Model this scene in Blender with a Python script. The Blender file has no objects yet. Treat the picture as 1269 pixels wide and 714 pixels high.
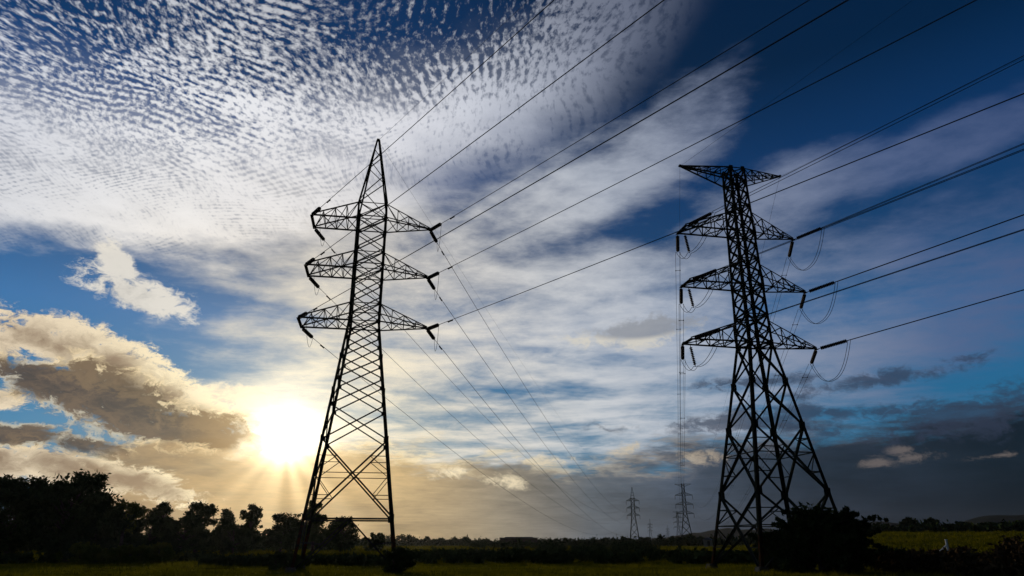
import bpy, bmesh, math, random
import numpy as np
from mathutils import Vector, Matrix

R = math.radians
scene = bpy.context.scene
C = scene.collection

# ------------------------------------------------------------------ camera
EYE = 1.7
cam_d = bpy.data.cameras.new('camera')
cam_d.lens = 24.68
cam_d.sensor_width = 36
cam_d.clip_start = 0.1
cam_d.clip_end = 20000
cam = bpy.data.objects.new('camera', cam_d)
C.objects.link(cam)
cam.location = (0, 0, EYE)
cam.rotation_euler = (R(90) + 0.3474, 0, 0)
scene.camera = cam

# ------------------------------------------------------------------ exposure
scene.view_settings.view_transform = 'Standard'
scene.view_settings.look = 'None'
scene.view_settings.exposure = 0
scene.view_settings.gamma = 1

# ------------------------------------------------------------------ sun
SUN_AZ, SUN_EL = -17.6, 7.3
sd = Vector((math.sin(R(SUN_AZ)) * math.cos(R(SUN_EL)), math.cos(R(SUN_AZ)) * math.cos(R(SUN_EL)), math.sin(R(SUN_EL))))
sun_d = bpy.data.lights.new('sun', 'SUN')
sun_d.energy = 1.5
sun_d.angle = R(0.6)
sun_d.color = (1.0, 0.80, 0.55)
sun = bpy.data.objects.new('sun', sun_d)
C.objects.link(sun)
sun.location = (-60, 180, 60)
sun.rotation_euler = sd.to_track_quat('Z', 'Y').to_euler()


# ------------------------------------------------------------------ node helper
def lin(r, g, b):
    def f(c):
        c /= 255
        return c / 12.92 if c <= 0.04045 else ((c + 0.055) / 1.055) ** 2.4
    return (f(r), f(g), f(b), 1)


class G:
    """small wrapper that writes node trees as arithmetic"""
    def __init__(s, tree):
        s.t = tree

    def n(s, kind, **kw):
        nd = s.t.nodes.new(kind)
        for k, v in kw.items():
            setattr(nd, k, v)
        return nd

    def put(s, sock, v):
        if hasattr(v, 'is_output'):
            s.t.links.new(v, sock)
        else:
            sock.default_value = v

    def m(s, op, a, b=None, c=None, clamp=False):
        nd = s.n('ShaderNodeMath', operation=op, use_clamp=clamp)
        s.put(nd.inputs[0], a)
        if b is not None:
            s.put(nd.inputs[1], b)
        if c is not None:
            s.put(nd.inputs[2], c)
        return nd.outputs[0]

    def add(s, a, b): return s.m('ADD', a, b)
    def sub(s, a, b): return s.m('SUBTRACT', a, b)
    def mul(s, a, b): return s.m('MULTIPLY', a, b)
    def mad(s, a, b, c): return s.m('MULTIPLY_ADD', a, b, c)

    def ss(s, x, lo, hi, a=0.0, b=1.0):
        nd = s.n('ShaderNodeMapRange', interpolation_type='SMOOTHSTEP')
        s.put(nd.inputs['Value'], x)
        nd.inputs['From Min'].default_value = lo
        nd.inputs['From Max'].default_value = hi
        nd.inputs['To Min'].default_value = a
        nd.inputs['To Max'].default_value = b
        return nd.outputs[0]

    def xyz(s, x, y, z=0.0):
        nd = s.n('ShaderNodeCombineXYZ')
        s.put(nd.inputs[0], x); s.put(nd.inputs[1], y); s.put(nd.inputs[2], z)
        return nd.outputs[0]

    def sep(s, v):
        nd = s.n('ShaderNodeSeparateXYZ')
        s.put(nd.inputs[0], v)
        return nd.outputs

    def vm(s, op, a, b=None, scale=None):
        nd = s.n('ShaderNodeVectorMath', operation=op)
        s.put(nd.inputs[0], a)
        if b is not None:
            s.put(nd.inputs[1], b)
        if scale is not None:
            s.put(nd.inputs['Scale'], scale)
        return nd.outputs['Value'] if op in ('LENGTH', 'DOT_PRODUCT', 'DISTANCE') else nd.outputs[0]

    def mapping(s, v, loc=(0, 0, 0), rot=(0, 0, 0), scale=(1, 1, 1), kind='POINT'):
        nd = s.n('ShaderNodeMapping', vector_type=kind)
        s.put(nd.inputs['Vector'], v)
        nd.inputs['Location'].default_value = loc
        nd.inputs['Rotation'].default_value = rot
        nd.inputs['Scale'].default_value = scale
        return nd.outputs[0]

    def noise(s, v, scale, detail=4, rough=0.5, dist=0.0, color=False, lac=2.0):
        nd = s.n('ShaderNodeTexNoise')
        s.put(nd.inputs['Vector'], v)
        nd.inputs['Scale'].default_value = scale
        nd.inputs['Detail'].default_value = detail
        nd.inputs['Roughness'].default_value = rough
        nd.inputs['Lacunarity'].default_value = lac
        nd.inputs['Distortion'].default_value = dist
        return nd.outputs['Color' if color else 0]

    def mix(s, f, a, b, blend='MIX'):
        nd = s.n('ShaderNodeMix', data_type='RGBA', blend_type=blend, clamp_factor=True)
        s.put(nd.inputs[0], f)
        s.put(nd.inputs[6], a)
        s.put(nd.inputs[7], b)
        return nd.outputs[2]

    def ramp(s, x, lo, hi, stops):
        """stops: [(value, rgba)] with value between lo and hi"""
        mr = s.n('ShaderNodeMapRange')
        s.put(mr.inputs[0], x)
        mr.inputs[1].default_value = lo
        mr.inputs[2].default_value = hi
        nd = s.n('ShaderNodeValToRGB')
        s.t.links.new(mr.outputs[0], nd.inputs[0])
        cr = nd.color_ramp
        stops = sorted(stops, key=lambda q: q[0])
        while len(cr.elements) < len(stops):
            cr.elements.new(0.5)
        for e, (v, c) in zip(cr.elements, stops):
            e.position = (v - lo) / (hi - lo)
            e.color = c
        return nd.outputs[0]


# ------------------------------------------------------------------ sky
world = bpy.data.worlds.new('World')
scene.world = world
world.use_nodes = True
wt = world.node_tree
wt.nodes.clear()
g = G(wt)
out = g.n('ShaderNodeOutputWorld')
bg = g.n('ShaderNodeBackground')
wt.links.new(bg.outputs[0], out.inputs[0])


def build_sky():
    d = g.n('ShaderNodeTexCoord').outputs['Generated']
    x, y, z = g.sep(d)
    DEG = 57.29578
    az = g.mul(g.m('ARCTAN2', x, y), DEG)
    el = g.mul(g.m('ARCSINE', z), DEG)
    ae = g.xyz(az, el)                                    # degrees
    # cloud deck coordinates: where the view ray meets a flat layer overhead
    iz = g.m('DIVIDE', 1.0, g.m('MAXIMUM', g.add(z, 0.02), 0.03))
    P = g.xyz(g.mul(x, iz), g.mul(y, iz))
    sun_dot = g.vm('DOT_PRODUCT', d, tuple(sd))
    ang = g.mul(g.m('ARCCOSINE', g.m('MINIMUM', sun_dot, 1.0)), DEG)

    def blob(v, az0, el0, ra, re, rot=0.0):
        q = g.mapping(v, (az0, el0, 0), (0, 0, R(rot)), (ra, re, 1), 'TEXTURE')
        return g.sub(1.0, g.vm('LENGTH', q))

    def blobs(v, lst):
        r = None
        for b in lst:
            q = blob(v, *b)
            if r is None:
                r = q
            else:
                nd = g.n('ShaderNodeMath', operation='SMOOTH_MAX')
                g.put(nd.inputs[0], r); g.put(nd.inputs[1], q); nd.inputs[2].default_value = 0.25
                r = nd.outputs[0]
        return r

    def after(prev, ae, P, ang):
        """coordinates that are only evaluated once layer prev is done (keeps the shader's stack small)"""
        nul = g.vm('SCALE', prev, scale=1e-12)
        ae2 = g.vm('ADD', ae, nul)
        n0 = g.sep(nul)[0]
        a_, e_, _ = g.sep(ae2)
        return ae2, a_, e_, g.vm('ADD', P, nul), g.add(ang, n0)

    # ---- clear air: Nishita sky under a polarised blue
    ns = g.n('ShaderNodeTexSky')
    ns.sky_type = 'NISHITA'
    ns.sun_disc = False
    ns.sun_elevation = R(SUN_EL)
    ns.sun_rotation = R(SUN_AZ)
    base = g.ramp(el, -5, 60, [(-5, lin(30, 34, 42)), (0, lin(62, 76, 96)), (5, lin(60, 112, 146)), (10, lin(36, 100, 142)),
                               (16, lin(42, 94, 144)), (22, lin(22, 62, 106)), (28, lin(11, 50, 96)), (35, lin(2, 31, 64)), (44, lin(1, 26, 58)), (60, lin(1, 18, 44))])
    side = g.add(g.ss(az, -40, 20, 1.35, 1.0), g.mul(g.ss(el, 24, 34), g.ss(az, 12, -14, 0.0, 0.9)))
    base = g.mix(1.0, base, g.xyz(side, side, side), 'MULTIPLY')
    base = g.mix(1.0, base, g.mix(1.0, ns.outputs[0], (0.001, 0.0022, 0.0022, 1), 'MULTIPLY'), 'ADD')

    # ---- colour of thin cloud by distance from the sun
    thin = g.ramp(ang, 0, 90, [(0, lin(255, 246, 220)), (9, lin(250, 236, 206)), (16, lin(236, 228, 214)), (24, lin(222, 221, 219)),
                               (32, lin(192, 197, 206)), (40, lin(146, 155, 175)), (50, lin(92, 108, 144)), (62, lin(66, 84, 124)), (90, lin(30, 40, 62))])

    ae, az, el, P, ang = after(base, ae, P, ang)
    # ---- veil of cirrus over the middle and right
    wn = g.vm('SUBTRACT', g.noise(P, 0.8, 4, 0.55, color=True), (0.5, 0.5, 0.5))
    Pw = g.vm('ADD', P, g.vm('SCALE', wn, scale=1.0))
    streak = g.noise(g.mapping(Pw, rot=(0, 0, R(-16)), scale=(0.85, 1.15, 1)), 1.25, 7, 0.56)
    comb = g.noise(g.mapping(Pw, rot=(0, 0, R(-30)), scale=(0.5, 1.3, 1)), 4.5, 8, 0.68)
    veil_m = blobs(ae, [(-2, 18, 24, 10, -10), (-8, 11, 18, 9, 0), (20, 15, 22, 7, 6), (8, 10, 18, 5, 0), (32, 17, 14, 6, 8), (35, 26.5, 10, 2.2, 8), (25, 26.3, 7.5, 2.4, 10), (21, 24, 7, 2.2, 5), (2, 26, 12, 4.5, 18), (15, 31.5, 9, 3.6, 28)])
    sk = g.xyz(g.mul(g.add(az, g.mul(el, 0.9)), 0.075), g.mul(g.sub(el, g.mul(az, 0.16)), 0.20))
    fib = g.noise(g.vm('ADD', sk, g.vm('SCALE', wn, scale=0.55)), 2.6, 9, 0.66)
    veil = g.add(g.mul(g.sub(streak, 0.5), 3.3), g.add(g.mul(g.sub(comb, 0.5), 0.7), g.mul(g.sub(fib, 0.5), 1.8)))
    veil = g.sub(veil, g.ss(g.add(el, g.mul(az, -0.25)), 31, 40, 0.0, 1.1))
    veil = g.add(veil, g.mul(g.m('MINIMUM', g.m('MAXIMUM', veil_m, -0.6), 0.42), 1.9))
    aw = g.vm('ADD', ae, g.vm('SCALE', wn, scale=9.0))
    gaps = g.m('MAXIMUM', blobs(aw, [(9.5, 25.3, 10.0, 3.6, -8), (2, 22.2, 8, 2.0, 10), (2, 10.2, 9, 2.2, 0)]), 0.0)
    veil = g.mad(gaps, -0.85, veil)
    veil_a = g.ss(veil, -0.40, 1.55)
    veil_c = g.mix(1.0, thin, g.ramp(ang, 0, 60, [(0, (1, 1, 1, 1)), (14, (0.97, 0.98, 1, 1)), (28, (0.92, 0.94, 0.97, 1)), (60, (0.92, 0.93, 0.95, 1))]), 'MULTIPLY')
    col = g.mix(g.mul(veil_a, 0.88), base, veil_c)

    ae, az, el, P, ang = after(col, ae, P, ang)
    # ---- mackerel deck, upper left
    edge_n = g.noise(P, 1.5, 7, 0.62)
    edge = g.mul(g.ramp(az, -60, 60, [(q, (w / 60, w / 60, w / 60, 1)) for q, w in ((-60, 16.5), (-38, 19.0), (-28, 20.8), (-20, 22.2), (-12, 24.5), (-2, 28.0), (8, 31.5), (15, 35.5), (24, 44), (60, 60))]), 60.0)
    md = g.add(g.sub(el, edge), g.mul(g.sub(edge_n, 0.5), 10.0))
    mk_sheet = g.mul(g.ss(g.add(md, g.ss(az, -14, 6, 0.0, 1.5)), -1.0, 2.0), g.m('MAXIMUM', g.ss(md, -1.0, 7.0), g.ss(az, 0, -18)))
    fade_r = g.mul(g.ss(az, -4, 14, 1.0, 0.72), g.ss(g.add(az, g.mul(g.sub(edge_n, 0.5), 60)), 36, 0))
    warp = g.vm('SCALE', g.vm('SUBTRACT', g.noise(P, 1.1, 2, 0.5, color=True), (0.5, 0.5, 0.5)), scale=0.42)
    P2 = g.vm('ADD', P, warp)
    px, py, _ = g.sep(P2)
    wob = g.mul(g.sub(g.noise(P2, 6.0, 3, 0.55), 0.5), 16.0)

    wamp = g.ss(g.noise(P, 3.7, 3, 0.6), 0.38, 0.68, 0.01, 0.14)

    def ripple(rot, k, nx, ny):
        """bands of small puffs: a wavering wave broken up by noise"""
        c_, s_ = math.cos(R(rot)), math.sin(R(rot))
        ph = g.add(g.mul(g.add(g.mul(px, c_), g.mul(py, s_)), k), wob)
        w_ = g.mad(g.mul(g.m('SINE', ph), wamp), 1.0, 0.5)
        n_ = g.noise(g.mapping(P2, rot=(0, 0, R(-rot)), scale=(nx, ny, 1)), 1.0, 3.5, 0.62)
        return g.sub(g.add(w_, n_), 0.5)
    rowsA = ripple(-3, 245.0, 84, 34)
    rowsB = ripple(-50, 210.0, 70, 46)
    rowsC = ripple(72, 300.0, 84, 20)
    selAB = g.ss(g.add(az, g.mul(g.sub(edge_n, 0.5), 40)), -26, -8)
    rows = g.add(g.mul(rowsA, selAB), g.mul(rowsB, g.sub(1.0, selAB)))
    selC = g.mul(g.ss(md, 9.5, 4.5, 0.0, 0.75), g.ss(az, 0, -12))
    rows = g.add(g.mul(rowsC, selC), g.mul(rows, g.sub(1.0, selC)))
    big = g.noise(P, 2.6, 6, 0.62)
    # gaps open towards the top, close up towards the lower edge
    cover = g.add(g.ss(md, 1.0, 15.0, 0.66, -0.06), g.mul(g.sub(big, 0.5), 2.6))
    topg = g.mul(g.ss(el, 37, 42), g.ss(g.m('ABSOLUTE', g.add(az, 9.0)), 14, 4))
    cover = g.sub(cover, g.mul(topg, 0.35))
    cell = g.ss(g.add(g.mul(g.sub(rows, 0.5), 3.4), cover), -0.36, 0.60)
    mk_b = g.ss(g.add(md, g.mul(g.sub(big, 0.5), 14.0)), 14.0, 3.0, 0.0, 0.58)
    mk_a = g.mul(g.mul(mk_sheet, fade_r), g.add(mk_b, g.mul(cell, g.sub(0.94, mk_b))))
    mk_col = g.mix(g.ss(el, 18, 26, 0.2, 0.55), thin, lin(226, 227, 232))
    mk_col = g.mix(1.0, mk_col, g.ramp(az, -45, 30, [(-45, (0.88, 0.89, 0.92, 1)), (-28, (1, 1, 1, 1)), (-12, (0.95, 0.95, 0.97, 1)), (2, (0.80, 0.83, 0.90, 1)), (12, (0.60, 0.65, 0.78, 1)), (30, (0.26, 0.31, 0.43, 1))]), 'MULTIPLY')
    hi = g.ss(el, 31, 44, 1.0, 0.60)
    shade = g.mul(hi, g.add(g.mul(g.sub(big, 0.5), 0.7), g.mad(cell, 0.14, 0.94)))
    mk_col = g.mix(1.0, mk_col, g.xyz(shade, shade, shade), 'MULTIPLY')
    col = g.mix(mk_a, col, mk_col)

    ae, az, el, P, ang = after(col, ae, P, ang)
    # ---- low bank of stratus along the horizon
    low = g.xyz(g.mul(az, 0.055), g.mul(el, 0.2))
    ln = g.noise(low, 1.7, 7, 0.6)
    ln2 = g.noise(g.vm('ADD', low, g.vm('SCALE', wn, scale=0.3)), 5.0, 7, 0.66)
    bank_top = g.ramp(az, -50, 50, [(-50, (0.05, 0.05, 0.05, 1)), (-33, (0.22, 0.22, 0.22, 1)), (-28.5, (0.62, 0.62, 0.62, 1)), (-17, (0.62, 0.62, 0.62, 1)), (-8, (0.70, 0.70, 0.70, 1)), (4, (0.62, 0.62, 0.62, 1)),
                                    (14, (0.72, 0.72, 0.72, 1)), (24, (0.82, 0.82, 0.82, 1)), (50, (0.9, 0.9, 0.9, 1))])
    bh = g.sub(g.mul(bank_top, 10.0), el)
    skirt = g.m('MAXIMUM', blobs(ae, [(-22.5, 4.2, 8.0, 4.2, 0), (-16, 3.2, 9, 4.0, 0)]), 0.0)
    bank_d = g.add(g.mad(skirt, 6.0, bh), g.add(g.mul(g.sub(ln, 0.5), 9.0), g.mul(g.sub(ln2, 0.5), 5.0)))
    bank_a = g.ss(bank_d, -0.9, 1.5)
    bank_c = g.ramp(az, -50, 50, [(-50, lin(120, 105, 85)), (-30, lin(150, 122, 80)), (-22, lin(178, 142, 86)), (-17.6, lin(186, 148, 86)), (-9, lin(180, 150, 100)), (-1, lin(136, 125, 106)),
                                  (6, lin(84, 91, 99)), (13, lin(60, 69, 83)), (22, lin(34, 41, 53)), (34, lin(16, 20, 27)), (50, lin(12, 15, 20))])
    bank_v = g.add(g.mad(g.sub(ln, 0.5), -1.9, 1.0), g.mul(g.sub(ln2, 0.5), 1.2))
    bank_v = g.mul(bank_v, g.ss(el, 0.5, 7.0, 0.92, 1.12))
    bank_c = g.mix(1.0, bank_c, g.xyz(bank_v, bank_v, bank_v), 'MULTIPLY')
    # sunlit fringe on the upper rim
    rim = g.mul(g.ss(bank_d, -0.9, 0.3), g.ss(bank_d, 2.0, 0.4))
    rim = g.mul(rim, g.ss(az, 30, -5, 0.04, 0.8))
    rim = g.mul(rim, g.ss(ln2, 0.44, 0.58))
    bank_c = g.mix(rim, bank_c, g.mix(g.ss(ang, 8, 40), lin(255, 236, 190), lin(170, 152, 138)))
    col = g.mix(g.mul(bank_a, g.ss(az, -45, 0, 0.85, 0.94)), col, bank_c)

    ae, az, el, P, ang = after(col, ae, P, ang)
    # ---- heaped clouds: bright puffs, dark flat-based cores
    cw0 = g.xyz(g.mul(az, 0.11), g.mul(el, 0.19))
    cw = g.vm('ADD', cw0, g.vm('SCALE', g.vm('SUBTRACT', g.noise(cw0, 2.5, 5, 0.58, color=True), (0.5, 0.5, 0.5)), scale=0.4))
    n1 = g.noise(cw, 1.9, 8, 0.62)
    n2 = g.noise(g.vm('ADD', cw, (3.1, 1.7, 0)), 4.8, 7, 0.64)
    billow = g.m('ABSOLUTE', g.sub(n2, 0.5))
    nn = g.add(g.mul(g.sub(n1, 0.5), 3.4), g.mad(billow, -3.4, 0.30))

    puff = blobs(ae, [(-34.5, 13.0, 6.5, 2.1, -12), (-30.0, 11.8, 6.5, 2.4, -24), (-26.0, 9.9, 5.0, 2.3, -22), (-39, 12.5, 6, 2.0, 0), (-37, 4.9, 6, 1.7, 6), (-31, 4.7, 5.2, 1.5, -14), (-27.0, 3.9, 4.6, 1.1, -15), (-37.5, 8.8, 4, 0.9, 0)])
    pd = g.add(puff, g.mul(nn, 0.70))
    puff_a = g.ss(pd, 0.10, 0.46)
    pl = g.ss(g.add(g.add(nn, g.mul(g.sub(n2, 0.5), 1.8)), g.sub(g.ss(el, 4.0, 8.0, -0.45, 0.0), g.ss(pd, 0.35, 1.1, -0.25, 0.55))), -0.8, 0.55)
    puff_c = g.mix(pl, lin(140, 118, 94), g.mix(g.ss(ang, 4, 20), lin(255, 238, 196), lin(232, 214, 184)))
    col = g.mix(g.mul(puff_a, 0.96), col, puff_c)

    core_ = blobs(ae, [(-33.5, 10.2, 6.0, 1.7, -12), (-29.0, 9.2, 7.5, 2.7, -18), (-25.2, 7.9, 6.5, 2.1, -10), (-21.6, 7.0, 4.6, 1.0, 0), (-36.5, 6.5, 6.5, 1.1, 3), (-30.5, 6.0, 4.0, 1.0, -10)])
    cd = g.add(core_, g.mul(nn, 0.55))
    core_a = g.mul(g.ss(cd, 0.0, 0.55), g.ss(g.add(el, g.mul(g.sub(n2, 0.5), 1.6)), 5.2, 6.3))
    core_c = g.mix(g.ss(nn, 0.6, -0.5), lin(106, 88, 70), lin(62, 56, 53))
    core_c = g.mix(g.ss(ang, 9, 3), core_c, lin(140, 110, 70))
    crim = g.mul(g.ss(cd, 0.05, 0.25), g.ss(cd, 0.52, 0.25))
    core_c = g.mix(g.mul(crim, g.ss(n2, 0.36, 0.56)), core_c, lin(240, 216, 168))
    col = g.mix(g.mul(core_a, 0.95), col, core_c)

    ae, az, el, P, ang = after(col, ae, P, ang)
    # small bright fragments and lenses
    frag = blobs(ae, [(-29.6, 16.9, 4.6, 1.7, -14), (-31.2, 19.0, 2.6, 1.0, -40), (-22.2, 10.4, 4.8, 1.2, 2), (-4.6, 5.2, 2.6, 0.6, 16), (-1.0, 4.6, 2.4, 0.6, -6),
                      (-20.8, 6.6, 1.9, 0.9, 20), (14.6, 6.1, 2.2, 0.8, 0), (29.4, 5.5, 1.9, 0.5, 8), (27.0, 5.3, 1.5, 0.4, 0), (34.5, 5.4, 2.4, 0.25, 4), (28.6, 6.1, 0.9, 0.3, 0), (9.4, 6.9, 1.8, 0.6, 0), (2.4, 6.2, 2.4, 0.7, 0)])
    fd = g.add(frag, g.mul(nn, g.ss(az, -20, 0, 0.7, 1.25)))
    fhi = g.ss(el, 8, 12)
    frag_a = g.mul(g.add(g.mul(g.ss(fd, 0.16, 1.25), g.sub(1.0, fhi)), g.mul(g.ss(fd, 0.14, 0.62), fhi)), g.ss(az, 12, 26, 1.0, 0.5))
    frag_c = g.mix(g.ss(ang, 8, 44), lin(255, 238, 200), lin(138, 126, 120))
    frag_c = g.mix(g.ss(el, 9, 16), frag_c, lin(230, 224, 212))
    fv = g.ss(nn, -0.8, 0.5, 0.72, 1.0)
    frag_c = g.mix(1.0, frag_c, g.xyz(fv, fv, fv), 'MULTIPLY')
    col = g.mix(g.mul(frag_a, 0.88), col, frag_c)
    lens = blobs(ae, [(10.6, 16.0, 6.5, 1.5, 3)])
    ld = g.add(lens, g.mul(nn, 0.6))
    lens_c = g.mix(g.ss(g.add(lens, g.mul(g.sub(el, 15.9), 0.6)), 0.15, 0.75), lin(214, 208, 194), lin(140, 144, 152))
    col = g.mix(g.mul(g.ss(ld, 0.15, 0.7), 0.8), col, lens_c)

    ae, az, el, P, ang = after(col, ae, P, ang)
    # dark flat bars at the right
    dark = blobs(ae, [(35, 8.6, 12, 1.8, 5), (24, 9.0, 9, 0.9, -3), (28, 11.0, 8, 0.8, 5), (18, 8.6, 10, 1.0, 0), (20, 11.6, 5, 0.6, 0)])
    dk = g.add(dark, g.mul(nn, 0.9))
    col = g.mix(g.mul(g.ss(dk, 0.12, 0.9), 0.75), col, lin(48, 58, 78))

    ae, az, el, P, ang = after(col, ae, P, ang)
    # ---- the sun burning through, and its shafts
    daz = g.mul(g.sub(az, SUN_AZ), math.cos(R(SUN_EL)))
    dele = g.sub(el, SUN_EL)
    phi = g.m('ARCTAN2', daz, g.mul(dele, -1.0))
    shaft = g.noise(g.xyz(g.mul(phi, 1.6), 0.0, 5.3), 1.5, 1.0, 0.5)
    shaft = g.ss(shaft, 0.34, 0.66, 0.45, 1.4)
    below = g.mul(g.ss(dele, 0.5, -2.0), 1.0)
    shaft = g.add(g.mul(shaft, below), g.sub(1.0, below))

    def glow(sig, amp):
        return g.mul(g.m('EXPONENT', g.mul(ang, -1.0 / sig)), amp)
    star = g.noise(g.xyz(g.m('COSINE', phi), g.m('SINE', phi), 1.7), 3.2, 2, 0.5)
    star = g.ss(star, 0.3, 0.7, 0.88, 1.12)
    core = g.mul(g.mul(glow(1.1, 5.6), star), g.ss(dele, -2.9, -0.9, 0.35, 1.0))
    mid = g.mul(glow(3.6, 0.62), shaft)
    wide = g.mul(glow(9.0, 0.15), shaft)
    occ = g.mad(g.mul(core_a, g.ss(ang, 1.6, 4.0)), -0.72, 1.0)
    mid = g.mul(mid, occ); core = g.mul(core, occ)
    tot = g.mix(1.0, g.mix(1.0, g.xyz(core, core, core), (1.0, 0.86, 0.58, 1), 'MULTIPLY'),
                g.mix(1.0, g.xyz(mid, mid, mid), (1.0, 0.80, 0.46, 1), 'MULTIPLY'), 'ADD')
    tot = g.mix(1.0, tot, g.mix(1.0, g.xyz(wide, wide, wide), (1.0, 0.76, 0.42, 1), 'MULTIPLY'), 'ADD')
    col = g.mix(1.0, col, tot, 'ADD')

    # the sky away from the sun is dusk
    back = g.ss(ang, 58, 110, 1.0, 0.22)
    col = g.mix(1.0, col, g.xyz(back, back, back), 'MULTIPLY')
    return col


g.put(bg.inputs[0], build_sky())
bg.inputs[1].default_value = 1.0
world.cycles.sampling_method = 'MANUAL'
world.cycles.sample_map_resolution = 512


# ==== GEOMETRY
rng = np.random.default_rng(7)
random.seed(7)


# ------------------------------------------------------------------ materials
def material(name, rough=0.8, metal=0.0):
    m = bpy.data.materials.new(name)
    m.use_nodes = True
    h = G(m.node_tree)
    b = m.node_tree.nodes['Principled BSDF']
    b.inputs['Roughness'].default_value = rough
    b.inputs['Metallic'].default_value = metal
    b.inputs['Specular IOR Level'].default_value = 0.0 if rough > 0.75 else 0.25
    return m, h, b


def obj_coords(h):
    return h.n('ShaderNodeTexCoord').outputs['Object']


def geo_pos(h):
    return h.n('ShaderNodeNewGeometry').outputs['Position']


def mat_noise(name, c1, c2, scale, rough=0.8, metal=0.0, detail=4, world=False):
    m, h, b = material(name, rough, metal)
    v = geo_pos(h) if world else obj_coords(h)
    f = h.ss(h.noise(v, scale, detail, 0.6), 0.35, 0.65)
    h.put(b.inputs['Base Color'], h.mix(f, (*c1, 1), (*c2, 1)))
    return m


M = {}
M['steel'] = mat_noise('weathered_steel', (0.022, 0.030, 0.025), (0.045, 0.050, 0.040), 1.5, 0.85)
# steel with rust-brown patches near the ground, low orange sunlight painted in
m, h, b = material('sunlit_rust_steel', 0.85, 0.0)
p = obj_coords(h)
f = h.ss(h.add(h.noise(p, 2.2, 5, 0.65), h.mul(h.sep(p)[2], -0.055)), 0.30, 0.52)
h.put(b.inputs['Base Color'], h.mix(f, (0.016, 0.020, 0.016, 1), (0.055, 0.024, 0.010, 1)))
M['sunlit_rust'] = m
M['insulator'] = mat_noise('brown_porcelain', (0.035, 0.022, 0.018), (0.05, 0.03, 0.022), 9, 0.65)
M['cable'] = mat_noise('weathered_cable', (0.05, 0.05, 0.05), (0.08, 0.08, 0.08), 3, 0.95)
M['concrete'] = mat_noise('concrete', (0.07, 0.066, 0.058), (0.12, 0.115, 0.10), 4)
M['white_paint'] = mat_noise('chalky_white_paint', (0.72, 0.70, 0.66), (0.80, 0.79, 0.76), 6)
M['bark'] = mat_noise('bark', (0.05, 0.04, 0.03), (0.09, 0.075, 0.055), 3)
M['leaf_dark'] = mat_noise('dark_leaves', (0.028, 0.045, 0.014), (0.055, 0.075, 0.024), 0.7, world=True)
M['leaf_mid'] = mat_noise('green_leaves', (0.06, 0.085, 0.010), (0.11, 0.12, 0.016), 0.8, world=True)
M['leaf_dry'] = mat_noise('dry_reddish_leaves', (0.060, 0.045, 0.022), (0.095, 0.060, 0.030), 0.8, world=True)
m, h, b = material('grass_blades', 1.0)
f = h.ss(h.noise(geo_pos(h), 0.25, 5, 0.6), 0.35, 0.65)
gc = h.mix(f, (0.055, 0.062, 0.002, 1), (0.135, 0.125, 0.004, 1))
h.put(b.inputs['Base Color'], gc)
tr = h.n('ShaderNodeBsdfTranslucent')
h.put(tr.inputs[0], gc)
ms = h.n('ShaderNodeMixShader')
ms.inputs[0].default_value = 0.5
m.node_tree.links.new(b.outputs[0], ms.inputs[1])
m.node_tree.links.new(tr.outputs[0], ms.inputs[2])
m.node_tree.links.new(ms.outputs[0], [q for q in m.node_tree.nodes if q.type == 'OUTPUT_MATERIAL'][0].inputs[0])
M['grass'] = m
M['wall_tan'] = mat_noise('tan_plaster', (0.38, 0.30, 0.20), (0.46, 0.38, 0.28), 2)
M['roof_grey'] = mat_noise('grey_sheet_roof', (0.16, 0.15, 0.16), (0.24, 0.22, 0.23), 0.6, 0.6)
M['door_dark'] = mat_noise('dark_wood', (0.05, 0.04, 0.03), (0.08, 0.06, 0.05), 3)
M['hill'] = mat_noise('forested_hill', (0.018, 0.024, 0.022), (0.030, 0.034, 0.028), 0.01, world=True)

# ground: fields in strips of differing green, worn patches
m, h, b = material('field_ground', 1.0)
p = geo_pos(h)
fl = h.noise(h.mapping(p, rot=(0, 0, R(-12)), scale=(0.004, 0.022, 0)), 1.0, 3, 0.5)
ft = h.noise(h.mapping(p, scale=(1, 1, 0)), 0.35, 6, 0.65)
fb = h.noise(h.mapping(p, scale=(1, 1, 0)), 0.05, 4, 0.55)
c = h.mix(h.ss(fl, 0.40, 0.62), (0.035, 0.040, 0.002, 1), (0.13, 0.12, 0.006, 1))
c = h.mix(h.mul(h.ss(fb, 0.45, 0.7), 0.6), c, (0.050, 0.040, 0.008, 1))
c = h.mix(h.mul(h.ss(ft, 0.42, 0.66), 0.65), c, (0.014, 0.017, 0.002, 1))
h.put(b.inputs['Base Color'], c)
M['ground'] = m


# ------------------------------------------------------------------ object helpers
def link(o, parent=None):
    C.objects.link(o)
    if parent is not None:
        o.parent = parent
    return o


def tag(o, label=None, cat=None, group=None, kind=None):
    if label: o['label'] = label
    if cat: o['category'] = cat
    if group: o['group'] = group
    if kind: o['kind'] = kind
    return o


def empty(name, loc=(0, 0, 0), rz=0.0):
    o = bpy.data.objects.new(name, None)
    o.location = loc
    o.rotation_euler = (0, 0, rz)
    o.empty_display_size = 0.5
    return link(o)


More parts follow.
